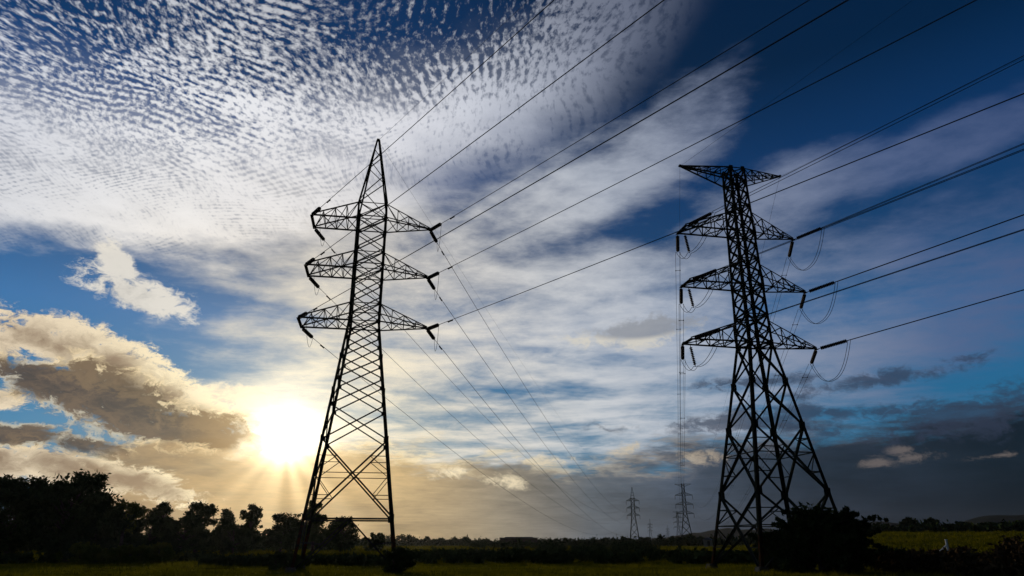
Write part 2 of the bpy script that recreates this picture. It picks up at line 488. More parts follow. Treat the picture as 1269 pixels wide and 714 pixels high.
class MB:
    """mesh builder"""
    def __init__(s):
        s.v, s.f = [], []

    def quad_prism(s, prof_a, prof_b):
        n = len(prof_a)
        k = len(s.v)
        s.v += [tuple(q) for q in prof_a] + [tuple(q) for q in prof_b]
        for i in range(n):
            j = (i + 1) % n
            s.f.append((k + i, k + j, k + n + j, k + n + i))
        s.f.append(tuple(range(k + n - 1, k - 1, -1)))
        s.f.append(tuple(range(k + n, k + 2 * n)))

    def angle(s, a, b, w, hint=(0, 0, 1), t=None):
        """rolled steel angle from a to b with legs of width w"""
        a, b = Vector(a), Vector(b)
        d = (b - a)
        if d.length < 1e-6:
            return
        d.normalize()
        hv = Vector(hint)
        u = hv - d * hv.dot(d)
        if u.length < 1e-3:
            u = Vector((1, 0.3, 0)) - d * Vector((1, 0.3, 0)).dot(d)
        u.normalize()
        v = d.cross(u)
        t = t or max(0.012, w * 0.14)
        pts = [(0, 0), (w, 0), (w, t), (t, t), (t, w), (0, w)]
        off = -w * 0.3
        pr = [u * (px + off) + v * (py + off) for px, py in pts]
        s.quad_prism([a + q for q in pr], [b + q for q in pr])

    def box(s, c, size, rz=0.0):
        cx, cy, cz = c
        hx, hy, hz = size[0] / 2, size[1] / 2, size[2] / 2
        ca, sa = math.cos(rz), math.sin(rz)
        lo, hi = [], []
        for x, y in ((-hx, -hy), (hx, -hy), (hx, hy), (-hx, hy)):
            X, Y = cx + ca * x - sa * y, cy + sa * x + ca * y
            lo.append((X, Y, cz - hz)); hi.append((X, Y, cz + hz))
        s.quad_prism(lo, hi)

    def tube(s, pts, r, n=6, radii=None, cap=True):
        pts = [Vector(q) for q in pts]
        k0 = len(s.v)
        prev = None
        for i, q in enumerate(pts):
            d = (pts[min(i + 1, len(pts) - 1)] - pts[max(i - 1, 0)]).normalized()
            if prev is None:
                u = d.orthogonal().normalized()
            else:
                u = (prev - d * prev.dot(d)).normalized()
            prev = u
            v = d.cross(u)
            rr = radii[i] if radii else r
            for j in range(n):
                a = 2 * math.pi * j / n
                s.v.append(tuple(q + (u * math.cos(a) + v * math.sin(a)) * rr))
        for i in range(len(pts) - 1):
            for j in range(n):
                a = k0 + i * n + j
                b = k0 + i * n + (j + 1) % n
                s.f.append((a, b, b + n, a + n))
        if cap:
            s.f.append(tuple(range(k0 + n - 1, k0 - 1, -1)))
            e = k0 + (len(pts) - 1) * n
            s.f.append(tuple(range(e, e + n)))

    def build(s, name, mat, parent=None, smooth=False):
        me = bpy.data.meshes.new(name)
        me.from_pydata(s.v, [], s.f)
        me.update()
        bm = bmesh.new()
        bm.from_mesh(me)
        bmesh.ops.recalc_face_normals(bm, faces=bm.faces)
        bm.to_mesh(me)
        bm.free()
        if smooth:
            me.shade_smooth()
        me.materials.append(mat)
        return link(bpy.data.objects.new(name, me), parent)


def lerp(a, b, t):
    return Vector(a) + (Vector(b) - Vector(a)) * t


def copy_tree(o, parent=None):
    c = o.copy()
    C.objects.link(c)
    if parent is not None:
        c.parent = parent
    for ch in list(o.children):
        copy_tree(ch, c)
    return c


# ------------------------------------------------------------------ terrain
def sstep(x, lo, hi):
    t = min(1.0, max(0.0, (x - lo) / (hi - lo)))
    return t * t * (3 - 2 * t)


def height(x, y):
    r = math.hypot(x, y)
    az = math.degrees(math.atan2(x, y))
    z = 0.0
    if -80 < az < 110:
        side = sstep(az, 15, 27) * (1 - sstep(az, 60, 95))
        z += side * 4.4 * sstep(r, 85, 265)
    z += 0.10 * math.sin(x * 0.11 + 1.3) * math.sin(y * 0.09) * sstep(r, 20, 60)
    return z


radii = [0.01] + list(np.geomspace(4, 2150, 90))
NA = 240
gv, gf = [], []
for i, r in enumerate(radii):
    for k in range(NA):
        a = 2 * math.pi * k / NA
        X, Y = r * math.sin(a), r * math.cos(a)
        gv.append((X, Y, height(X, Y)))
for i in range(len(radii) - 1):
    for k in range(NA):
        a = i * NA + k
        b2 = i * NA + (k + 1) % NA
        gf.append((a, a + NA, b2 + NA, b2))
me = bpy.data.meshes.new('ground')
me.from_pydata(gv, [], gf)
me.shade_smooth()
me.materials.append(M['ground'])
tag(link(bpy.data.objects.new('ground', me)), kind='structure')

# far hills
def hill_ridge(name, az0, az1, dist, prof, seed):
    rr = np.random.default_rng(seed)
    n = 90
    ph = rr.uniform(0, 6.28, 5)
    v, f = [], []
    for i in range(n + 1):
        t = i / n
        az = R(az0 + (az1 - az0) * t)
        hgt = np.interp(t, [q[0] for q in prof], [q[1] for q in prof])
        hgt *= 1 + 0.09 * math.sin(17 * t + ph[0]) + 0.06 * math.sin(41 * t + ph[1]) + 0.035 * math.sin(90 * t + ph[2])
        for dd, hh in ((-200, -3), (-130, 0.30), (-60, 0.68), (0, 1.0), (80, 0.7), (200, -3)):
            q = dist + dd + 14 * math.sin(23 * t + dd)
            v.append((q * math.sin(az), q * math.cos(az), hh if hh < 0 else hgt * hh))
    for i in range(n):
        for k in range(5):
            a = i * 6 + k
            f.append((a, a + 1, a + 7, a + 6))
    me = bpy.data.meshes.new(name)
    me.from_pydata(v, [], f)
    me.shade_smooth()
    me.materials.append(M['hill'])
    return tag(link(bpy.data.objects.new(name, me)), kind='structure')


hill_ridge('hills', 19, 62, 1700, [(0, 8), (0.08, 32), (0.2, 42), (0.27, 38), (0.34, 52), (0.42, 46), (0.6, 60), (0.8, 42), (1, 14)], 3)
hill_ridge('hills', 6, 25, 1640, [(0, 1), (0.2, 6), (0.45, 24), (0.6, 27), (0.8, 30), (1, 5)], 5)


# ------------------------------------------------------------------ foliage
def leaf_mesh(centres, radii, per, size, rr, squash=0.8, droop=0.0, mode='ball'):
    """many leaf quads scattered through clumps; returns verts, faces arrays"""
    cs = np.repeat(np.asarray(centres, float), per, axis=0)
    rd = np.repeat(np.asarray(radii, float), per)
    n = len(cs)
    d = rr.normal(size=(n, 3))
    d /= np.linalg.norm(d, axis=1)[:, None]
    rad = rd * np.minimum(np.abs(rr.normal(0.62, 0.34, n)), 1.75)
    pos = cs + d * rad[:, None] * np.array([1, 1, squash])
    pos[:, 2] -= droop * rr.uniform(0, 1, n) ** 2 * rd
    a = rr.normal(size=(n, 3)); a /= np.linalg.norm(a, axis=1)[:, None]
    bq = rr.normal(size=(n, 3)); bq -= a * (a * bq).sum(1)[:, None]; bq /= np.linalg.norm(bq, axis=1)[:, None]
    L = size * rr.uniform(0.6, 1.5, n)[:, None]
    v = np.stack([pos - a * L, pos + bq * L * 0.42, pos + a * L, pos - bq * L * 0.42], 1).reshape(-1, 3)
    f = np.arange(n * 4).reshape(-1, 4)
    return v, f


def np_mesh(name, v, f, mat, parent=None):
    me = bpy.data.meshes.new(name)
    n, k = len(v), f.shape[1]
    me.vertices.add(n)
    me.vertices.foreach_set('co', np.ascontiguousarray(v, dtype=np.float32).ravel())
    me.loops.add(f.size)
    me.loops.foreach_set('vertex_index', np.ascontiguousarray(f, dtype=np.int32).ravel())
    me.polygons.add(len(f))
    me.polygons.foreach_set('loop_start', np.arange(0, f.size, k, dtype=np.int32))
    me.update(calc_edges=True)
    me.validate()
    me.materials.append(mat)
    return link(bpy.data.objects.new(name, me), parent)


def make_tree(name, x, y, hgt, width, label, cat='tree', group=None, seed=1, shape='round', leaf='leaf_dark', trunk_h=0.3, clumps=34, per=150, lsize=0.22, gap=1.0):
    rr = np.random.default_rng(seed)
    z0 = height(x, y)
    root = empty(name, (x, y, z0))
    tag(root, label, cat, group)
    tb = MB()
    lean = rr.uniform(-0.05, 0.05, 2) * hgt
    th = hgt * trunk_h
    top = Vector((lean[0], lean[1], hgt * 0.82))
    r0 = 0.03 * hgt + 0.03
    pts = [Vector((0, 0, -0.15)), Vector((lean[0] * 0.2, lean[1] * 0.2, th * 0.5)), Vector((lean[0] * 0.4, lean[1] * 0.4, th)), lerp((lean[0] * 0.4, lean[1] * 0.4, th), top, 0.5), top]
    tb.tube(pts, r0, 7, radii=[r0 * 1.25, r0, r0 * 0.85, r0 * 0.5, r0 * 0.15])
    cen, rad = [], []
    for i in range(clumps):
        t = (i + 0.5) / clumps
        if shape == 'round':
            zz = trunk_h * 0.75 + (1 - trunk_h * 0.75) * t
            w = math.sin(math.pi * min(1, max(0.0, (zz - trunk_h * 0.5) / (1.03 - trunk_h * 0.5)))) ** 0.6
        elif shape == 'top':            # bare lower trunk, tufted head
            zz = trunk_h + (1 - trunk_h) * t
            w = 0.35 + 0.65 * math.sin(math.pi * t) ** 0.8
        elif shape == 'cone':
            zz = trunk_h * 0.6 + (1 - trunk_h * 0.6) * t
            w = 1.05 - 0.9 * t
        else:                            # bush
            zz = 0.08 + 0.84 * t
            w = math.sqrt(max(0.05, 1 - (zz * 0.98) ** 2))
        a = rr.uniform(0, 2 * math.pi)
        q = width * 0.5 * w * math.sqrt(rr.uniform(0.05, 1.0)) * 0.92
        c = Vector((q * math.cos(a) + lean[0] * zz, q * math.sin(a) + lean[1] * zz, hgt * zz * rr.uniform(0.93, 1.0)))
        cr = (0.11 + 0.09 * rr.uniform()) * (width + hgt) * 0.5 * gap
        cr = min(cr, max(0.35, (hgt * 1.02 - c.z) + cr * 0.35))
        cen.append(tuple(c)); rad.append(cr)
        if i % 2 == 0 or shape == 'top':
            s0 = lerp(pts[2] if shape != 'bush' else pts[0], top, max(0.0, min(0.85, zz - trunk_h - 0.12)))
            midp = lerp(s0, c, 0.55) + Vector((0, 0, 0.04 * hgt))
            tb.tube([s0, midp, c], 0.02, 5, radii=[r0 * 0.38, r0 * 0.24, r0 * 0.08])
    # stray tufts on the outline
    for i in range(clumps // 2):
        k = rr.integers(0, len(cen))
        base = np.array(cen[k]); o = rr.normal(size=3); o /= np.linalg.norm(o); o[2] = abs(o[2]) * 0.8
        cen.append(tuple(base + o * rad[k] * rr.uniform(0.8, 1.25))); rad.append(rad[k] * rr.uniform(0.25, 0.5))
    if shape == 'bush':                  # upright and drooping shoots breaking the outline
        for i in range(int(8 + clumps * 0.6)):
            a = rr.uniform(0, 2 * math.pi)
            q = width * 0.5 * rr.uniform(0.15, 1.0)
            zb = hgt * math.sqrt(max(0.0, 1 - (q / (width * 0.5)) ** 2)) * rr.uniform(0.6, 0.92)
            L_ = hgt * rr.uniform(0.10, 0.30)
            out_ = rr.uniform(0.1, 0.9)
            p0 = Vector((q * math.cos(a), q * math.sin(a), zb))
            p1 = p0 + Vector((math.cos(a) * L_ * out_, math.sin(a) * L_ * out_, L_ * 0.9))
            p2 = p1 + Vector((math.cos(a) * L_ * out_, math.sin(a) * L_ * out_, L_ * rr.uniform(-0.4, 0.3)))
            tb.tube([p0 * 0.6, p0, p1, p2], 0.02, 4, radii=[0.03, 0.022, 0.014, 0.006])
            for t in (0.2, 0.45, 0.7, 0.95):
                c = lerp(p0, p1, t * 2) if t < 0.5 else lerp(p1, p2, t * 2 - 1)
                cen.append(tuple(c)); rad.append(0.05 * hgt * rr.uniform(0.6, 1.2) * (1.2 - 0.6 * t))
    tb.build('trunk', M['bark'], root, True)
    npc = [per if r_ > 0.06 * (width + hgt) * 0.5 else max(12, per // 6) for r_ in rad]
    v, f = leaf_mesh(cen, rad, np.array(npc), lsize, rr, 0.8, 0.15)
    np_mesh('crown', v, f, M[leaf], root)
    return root


def polar(az, r):
    return r * math.sin(R(az)), r * math.cos(R(az))


# ------------------------------------------------------------------ lattice pylons
def insulator(a, b, r, name, parent, core=None, step=0.125):
    """string of bell discs from a to b with metal fittings at both ends"""
    a, b = Vector(a), Vector(b)
    d = b - a
    L = d.length
    d.normalize()
    pts, rad = [a], [0.025]
    t0, t1 = 0.14 * L, 0.93 * L
    n = max(4, int((t1 - t0) / step))
    pts.append(a + d * (t0 - 0.02)); rad.append(0.025)
    for i in range(n):
        s0 = t0 + (t1 - t0) * i / n
        st = (t1 - t0) / n
        for q, w in ((0.0, 0.42), (0.25, 1.0), (0.55, 0.96), (0.75, 0.42)):
            pts.append(a + d * (s0 + st * q)); rad.append(r * w)
    pts.append(a + d * (t1 + 0.02)); rad.append(0.03)
    pts.append(b); rad.append(0.03)
    mb = MB()
    mb.tube(pts, r, 9, rad)
    return mb.build(name, M['insulator'], parent)


def x_panel(mb, a0, b0, a1, b1, w, hint):
    mb.angle(a0, b1, w, hint)
    mb.angle(b0, a1, w, hint)


def face_corners(hx, hy):
    return [(-hx, -hy), (hx, -hy), (hx, hy), (-hx, hy)]


class Pylon:
    def __init__(s, name, label, loc, yaw, group, sec):
        s.root = empty(name, loc, yaw)
        tag(s.root, label, 'pylon', group)
        s.sec = sec                                  # [(z, hx, hy)]

    def half(s, z):
        zs = [q[0] for q in s.sec]
        return float(np.interp(z, zs, [q[1] for q in s.sec])), float(np.interp(z, zs, [q[2] for q in s.sec]))

    def corners(s, z):
        hx, hy = s.half(z)
        return [Vector((x, y, z)) for x, y in face_corners(hx, hy)]

    def legs(s, zs, w_lo, w_hi, mat, footing=True):
        for k, (sx, sy) in enumerate(((1, 1), (-1, 1), (-1, -1), (1, -1))):
            mb = MB()
            for a, b in zip(zs[:-1], zs[1:]):
                t = (a + b) * 0.5 / zs[-1]
                w = w_lo + (w_hi - w_lo) * t
                mb.angle(s.corners(a)[k], s.corners(b)[k], w, (sx, 0, 0) if k in (0, 2) else (0, sy, 0), t=0.022)
                # splice plate
                c = s.corners(a)[k]
                if a > 0:
                    mb.box(tuple(c), (w * 0.8, w * 0.8, 0.5))
            lg = mb.build('leg', mat, s.root)
            if footing:
                fb = MB()
                c = s.corners(0)[k]
                fb.quad_prism([(c.x + q * 0.42, c.y + r * 0.42, -0.3) for q, r in ((-1, -1), (1, -1), (1, 1), (-1, 1))],
                              [(c.x + q * 0.26, c.y + r * 0.26, 0.28) for q, r in ((-1, -1), (1, -1), (1, 1), (-1, 1))])
                fb.build('footing', M['concrete'], s.root)


def bracing(py, levels, w, k_base=True, redundant=(), horiz=(), mat=None, name='bracing'):
    mb = MB()
    hints = [(0, -1, 0), (1, 0, 0), (0, 1, 0), (-1, 0, 0)]
    for i, (a, b) in enumerate(zip(levels[:-1], levels[1:])):
        ca, cb = py.corners(a), py.corners(b)
        for k in range(4):
            j = (k + 1) % 4
            h_ = Vector(hints[k]) * 0.0 + Vector(hints[k])
            A0, B0, A1, B1 = ca[k], ca[j], cb[k], cb[j]
            wi = w * (1.25 if i in redundant else 1.0)
            if i == 0 and k_base:
                mid = (A1 + B1) / 2
                mb.angle(A0, mid, wi, h_); mb.angle(B0, mid, wi, h_)
                mb.angle(A1, B1, wi * 1.25, h_)
                # short secondary struts
                for P0, P1 in ((A0, A1), (B0, B1)):
                    mb.angle(lerp(P0, P1, 0.55), lerp(P0, mid, 0.5), w * 0.6, h_)
            else:
                x_panel(mb, A0, B0, A1, B1, wi, h_)
                if i in redundant:
                    # where the diagonals cross
                    wa, wb = (B0 - A0).length, (B1 - A1).length
                    t = wa / (wa + wb)
                    X = lerp(A0, B1, t)
                    for P0, P1, Q in ((A0, A1, B1), (B0, B1, A1)):
                        O0 = B0 if P0 is A0 else A0
                        low = lerp(P0, Q, t * 0.5)
                        mb.angle(lerp(P0, P1, t * 0.5), low, w * 0.55, (0, 0, 1))
                        mb.angle(lerp(P0, P1, t * 0.98), low, w * 0.55, h_)
                        up = lerp(P1, O0, (1 - t) * 0.5)
                        mb.angle(lerp(P0, P1, 1 - (1 - t) * 0.5), up, w * 0.55, (0, 0, 1))
                        mb.angle(lerp(P0, P1, t * 1.02), up, w * 0.55, h_)
                        mb.angle(lerp(P0, P1, t), X, w * 0.55, (0, 0, 1))
            if i in horiz:
                mb.angle(A1, B1, w * 0.9, (0, 0, 1))
        for k in range(4):
            cx_ = (0.98 * cb[k].x, 0.98 * cb[k].y, cb[k].z)
            gs = w * 3.0
            mb.box((cx_[0] - math.copysign(gs * 0.3, cb[k].x), cb[k].y * 1.004, cb[k].z), (gs, 0.014, gs * 1.2))
            mb.box((cb[k].x * 1.004, cx_[1] - math.copysign(gs * 0.3, cb[k].y), cb[k].z), (0.014, gs, gs * 1.2))
        if i in horiz:
            mb.angle(cb[0], cb[2], w * 0.7, (0, 0, 1)); mb.angle(cb[1], cb[3], w * 0.7, (0, 0, 1))
    return mb.build(name, mat or M['steel'], py.root)


def crossarm(py, side, z, rise, reach, tip_d, wc, wl, n=3, tip_shift=0.0):
    """side -1/+1 along local x; tip_d half depth of the tip (0: pointed)"""
    hx, hy = py.half(z)
    ux, uy = py.half(z + rise)
    mb = MB()
    td = max(tip_d, 0.05)
    B = [Vector((side * hx, -hy, z)), Vector((side * hx, hy, z))]
    U = [Vector((side * ux, -uy, z + rise)), Vector((side * ux, uy, z + rise))]
    T = [Vector((side * reach, -td + tip_shift, z)), Vector((side * reach, td + tip_shift, z))]
    for k in range(2):
        mb.angle(B[k], T[k], wc, (0, 0, 1))
        mb.angle(U[k], T[k] + Vector((0, 0, 0.10)), wc * 0.8, (0, 0, 1))
        for i in range(1, n + 1):
            t = i / (n + 1)
            b_, u_ = lerp(B[k], T[k], t), lerp(U[k], T[k] + Vector((0, 0, 0.1)), t)
            mb.angle(b_, u_, wl, (1, 0, 0))
            pb, pu = lerp(B[k], T[k], (i - 1) / (n + 1)), lerp(U[k], T[k] + Vector((0, 0, 0.1)), (i - 1) / (n + 1))
            if i % 2:
                mb.angle(pu, b_, wl, (0, 1, 0))
            else:
                mb.angle(pb, u_, wl, (0, 1, 0))
    for i in range(n + 1):
        t0, t1 = i / (n + 1), (i + 1) / (n + 1)
        a0, a1 = lerp(B[0], T[0], t0), lerp(B[1], T[1], t0)
        b0, b1 = lerp(B[0], T[0], t1), lerp(B[1], T[1], t1)
        mb.angle(b0, b1, wl, (0, 0, 1))
        if i % 2: mb.angle(a0, b1, wl, (0, 0, 1))
        else: mb.angle(a1, b0, wl, (0, 0, 1))
        c0, c1 = lerp(U[0], T[0], t0), lerp(U[1], T[1], t0)
        d0, d1 = lerp(U[0], T[0], t1), lerp(U[1], T[1], t1)
        if i < n: mb.angle(d0, d1, wl, (0, 0, 1))
        mb.angle(c0, d1, wl * 0.8, (0, 0, 1))
    mb.angle(T[0] - Vector((0, 0.08, 0)), T[1] + Vector((0, 0.08, 0)), wc * 1.1, (0, 0, 1))
    mb.box((side * reach, tip_shift, z - 0.06), (0.22, 2 * td + 0.2, 0.03))
    return mb.build('crossarm', M['steel'], py.root), T


def to_local(py, P):
    r = py.root
    return Matrix.Rotation(-r.rotation_euler.z, 3, 'Z') @ (Vector(P) - r.location)


def to_world(py, P):
    r = py.root
    return Matrix.Rotation(r.rotation_euler.z, 3, 'Z') @ Vector(P) + r.location


def world_dir(az, slope):
    v = Vector((math.sin(R(az)), math.cos(R(az)), slope))
    return v


def jumper(py, a, b, drop, parent, twin=0.0, r=0.016, via=None):
    a, b = Vector(a), Vector(b)
    mb = MB()
    offs = (0,) if not twin else (-twin / 2, twin / 2)
    side = (b - a).cross(Vector((0, 0, 1)))
    side = side.normalized() if side.length > 1e-3 else Vector((1, 0, 0))
    for o in offs:
        if via is None:
            pts = []
            for i in range(17):
                t = i / 16
                q = lerp(a, b, t)
                q.z -= drop * (1 - abs(2 * t - 1) ** 2.4)
                pts.append(q + side * o)
        else:
            v = Vector(via)
            pts = []
            for p0, p1 in ((a, v), (v, b)):
                dr = drop * (p1 - p0).length * 0.25
                for i in range(10 if p0 is a else 11):
                    t = i / 10
                    q = lerp(p0, p1, t)
                    q.z -= dr * 4 * t * (1 - t) * 0.8
                    pts.append(q + side * o)
        mb.tube(pts, r, 5)
    return mb.build('jumper_cable', M['cable'], parent)


wires = []           # collected (name, label, group, polylines, twin)


def span(P, az, length, slope, curve, r=0.02, n=40, twin=0.0, label='', group='', damper=None, end=None, spacers=True):
    """a hanging wire from P: along azimuth, z = slope*t + curve*t^2 (or, with end, a sagging span to that point)"""
    P = Vector(P)
    pts = []
    if end is not None:
        E_ = Vector(end)
        for i in range(n + 1):
            t = (i / n) ** 1.5
            q = lerp(P, E_, t)
            q.z -= curve * 4 * t * (1 - t)
            pts.append(q)
    else:
        u = Vector((math.sin(R(az)), math.cos(R(az)), 0))
        for i in range(n + 1):
            t = length * i / n
            pts.append(P + u * t + Vector((0, 0, slope * t + curve * t * t)))
    hv = (pts[1] - pts[0]).cross(Vector((0, 0, 1))).normalized()
    if twin:
        root = empty('conductor_pair', pts[0])
        tag(root, label, 'power line', group)
        for o in (-twin / 2, twin / 2):
            mb = MB()
            mb.tube([q - pts[0] + hv * o for q in pts], r, 5)
            mb.build('wire', M['cable'], root, True)
        sp = 0.0
        total = sum((b - a).length for a, b in zip(pts[:-1], pts[1:]))
        marks = [] if not spacers else [3.2] + [k for k in np.arange(16, min(total, 120), 22)]
        acc = 0.0
        mi = 0
        for a, b in zip(pts[:-1], pts[1:]):
            L = (b - a).length
            while mi < len(marks) and marks[mi] < acc + L:
                q = lerp(a, b, (marks[mi] - acc) / L) - pts[0]
                mb = MB()
                mb.tube([q - hv * (twin / 2 + 0.05), q + hv * (twin / 2 + 0.03)], 0.018, 6)
                for o in (-twin / 2, twin / 2):
                    mb.box(tuple(q + hv * o), (0.06, 0.06, 0.08))
                mb.build('spacer', M['steel'], root)
                mi += 1
            acc += L
        return root
    root = empty('power_line_wire', pts[0])
    tag(root, label, 'power line', group)
    mb = MB()
    mb.tube([q - pts[0] for q in pts], r, 5)
    mb.build('wire', M['cable'], root, True)
    if damper:
        d = (pts[1] - pts[0]).normalized()
        for t in damper:
            q = d * t
            mb = MB()
            mb.tube([q - d * 0.26 - Vector((0, 0, .05)), q - d * 0.12 - Vector((0, 0, .05)), q + d * 0.12 - Vector((0, 0, .05)), q + d * 0.26 - Vector((0, 0, .05))], 0.05, 7, radii=[0.065, 0.05, 0.05, 0.065])
            mb.build('damper', M['steel'], root)
    return root


# ---- far pylons' places (the two lines run off in parallel)
FAR_PEAKED = (69.2, 420.3)
FAR_FLAT = (88.5, 376.7)

# ================= the sharp-peaked pylon, left
LP = (-10.558, 48.136)
LYAW = 0.1747
pk = Pylon('lattice_pylon', 'tall lattice pylon with one sharp peak, standing left against the sun', (*LP, 0.0), LYAW, 'lattice pylons',
           [(0, 3.12, 2.62), (16.28, 1.04, 1.19), (25.47, 1.04, 1.13)])
legz = [0, 3.1, 8.0, 11.2, 13.6, 16.28, 20.22, 24.14, 25.47]
pk.legs(legz, 0.20, 0.15, M['sunlit_rust'])
bracing(pk, [0, 3.1, 8.0, 10.3, 12.1, 13.6, 15.0, 16.28], 0.085, True, redundant=(1,), horiz=(6,), name='bracing')
bracing(pk, [16.28, 17.6, 18.9, 20.22, 21.55, 22.85, 24.14, 25.47], 0.075, False, horiz=(0, 2, 3, 5, 6), name='bracing')
# peak
mb = MB()
hx, hy = pk.half(25.47)
tips = [Vector((x * 0.07, y * 0.07, 31.53)) for x, y in ((-1, -1), (1, -1), (1, 1), (-1, 1))]
basec = pk.corners(25.47)
hints = [(0, -1, 0), (1, 0, 0), (0, 1, 0), (-1, 0, 0)]
for k in range(4):
    mb.angle(basec[k], tips[k], 0.12, hints[k])
    j = (k + 1) % 4
    ts = [0.0, 0.30, 0.52, 0.70, 0.84]
    for i in range(4):
        a, b = lerp(basec[k], tips[k], ts[i]), lerp(basec[j], tips[j], ts[i])
        c, d = lerp(basec[k], tips[k], ts[i + 1]), lerp(basec[j], tips[j], ts[i + 1])
        mb.angle(a, d, 0.06, hints[k]) if (i + k) % 2 == 0 else mb.angle(b, c, 0.06, hints[k])
mb.box((0, 0, 31.55), (0.2, 0.2, 0.16))
mb.build('peak', M['steel'], pk.root)

NEAR_L = 145.0
FAR_L = 12.1
NEARSEG = 150
lvl_name = {0: 'bottom', 1: 'middle', 2: 'top'}
L_arm = [(16.28, 4.45, 1.20, 4.46), (20.22, 4.34, 1.17, 4.34), (24.14, 4.29, 1.14, 4.37)]
L_near_slope = {(0, -1): -0.0632, (1, -1): -0.0616, (2, -1): -0.0594, (0, 1): -0.0535, (1, 1): -0.0566, (2, 1): -0.0603}
G_NEAR_L = 'wires of the sharp-peaked pylon running overhead'
G_FAR_L = 'wires of the sharp-peaked pylon running to the distance'
SL = 1.75
for i, (z, reach_l, td, reach_r) in enumerate(L_arm):
    for side in (-1, 1):
        arm, T = crossarm(pk, side, z, 1.3, reach_l if side < 0 else reach_r, td if side < 0 else 0.0, 0.10, 0.055)
        sname = 'left' if side < 0 else 'right'
        # strings pull along their wires
        ends = []
        for which, az, slope in (('near', NEAR_L, L_near_slope[(i, side)]), ('far', FAR_L, -0.16)):
            A = T[0] if which == 'near' else T[1]
            if side > 0:
                A = (T[0] + T[1]) / 2
            A = A + Vector((0, 0, -0.05))
            wd = world_dir(az, slope)
            ld = Matrix.Rotation(-LYAW, 3, 'Z') @ wd
            E_ = A + ld.normalized() * SL
            insulator(A, E_, 0.145, 'insulator_string', arm)
            ends.append(E_)
            Ew = to_world(pk, E_)
            if which == 'near':
                span(Ew, az, NEARSEG, slope, 2e-4, r=0.021, label=f'wire from the {lvl_name[i]} {sname} crossarm of the sharp-peaked pylon climbing overhead', group=G_NEAR_L, damper=(1.6,))
            else:
                zf = z - 0.6 - 1.6
                fx = Matrix.Rotation(R(-12.1), 3, 'Z') @ Vector((side * 3.6, 0, 0))
                span(Ew, az, 0, 0, 11.0, r=0.019, n=60, end=(FAR_PEAKED[0] + fx.x, FAR_PEAKED[1] + fx.y, zf), label=f'wire from the {lvl_name[i]} {sname} crossarm of the sharp-peaked pylon sagging into the distance', group=G_FAR_L, damper=(1.6,))
        jumper(pk, ends[0], ends[1], 1.35, arm, r=0.014)
# earth wires from the peak
Pw_ = to_world(pk, (0, 0, 31.5))
span(Pw_, 145, NEARSEG, -0.0562, 2e-4, r=0.010, label='thin earth wire from the tip of the sharp-peaked pylon climbing overhead', group=G_NEAR_L)
span(Pw_, FAR_L, 0, 0, 8.0, r=0.008, n=50, end=(FAR_PEAKED[0], FAR_PEAKED[1], 31.4), label='thin earth wire from the tip of the sharp-peaked pylon sagging into the distance', group=G_FAR_L)

# ================= the flat-topped pylon, right
RP = (17.948, 50.347)
RYAW = 0.1959
fp = Pylon('lattice_pylon', 'dark lattice pylon with a flat T-shaped top, standing right above the bush', (*RP, 0.0), RYAW, 'lattice pylons',
           [(0, 3.34, 3.34), (15.41, 0.907, 0.907), (24.37, 0.731, 0.731), (28.82, 0.633, 0.633), (30.0, 0.61, 0.61)])
legz = [0, 4.85, 9.3, 12.5, 15.41, 19.93, 24.37, 28.82, 30.0]
fp.legs(legz, 0.24, 0.18, M['sunlit_rust'])
bracing(fp, [0, 4.85, 9.3, 12.5, 15.41], 0.125, False, redundant=(0, 1), horiz=(3,), name='bracing')
bracing(fp, [15.41, 16.5, 17.6, 18.8, 19.93, 21.0, 22.1, 23.25, 24.37, 25.5, 26.6, 27.7, 28.82, 30.0], 0.105, False, horiz=(1, 3, 5, 7, 9, 11, 12), name='bracing')
NEAR_R = 140.0
FAR_R = 12.2
# earth-wire arms at the top
for side, reach in ((-1, 4.616), (1, 4.14)):
    mb = MB()
    hx, hy = fp.half(30.0)
    bx, by = fp.half(28.82)
    T = Vector((side * reach, 0, 30.0))
    for s_ in (-1, 1):
        U0, B0 = Vector((side * hx, s_ * hy, 30.0)), Vector((side * bx, s_ * by, 28.82))
        mb.angle(U0, T, 0.09, (0, 0, 1)); mb.angle(B0, T - Vector((0, 0, 0.06)), 0.09, (0, 0, 1))
        for i in range(1, 5):
            t = i / 5
            mb.angle(lerp(U0, T, t), lerp(B0, T, t), 0.055, (0, 1, 0))
            mb.angle(lerp(U0, T, t - 0.2), lerp(B0, T, t), 0.055, (0, 1, 0))
    for i in range(1, 5):
        t = i / 5
        mb.angle(lerp((side * hx, -hy, 30), T, t), lerp((side * hx, hy, 30), T, t), 0.05)
        mb.angle(lerp((side * hx, -hy, 30), T, t - 0.2), lerp((side * hx, hy, 30), T, t), 0.05)
    mb.box(tuple(T), (0.16, 0.24, 0.12))
    mb.build('earth_wire_arm', M['steel'], fp.root)

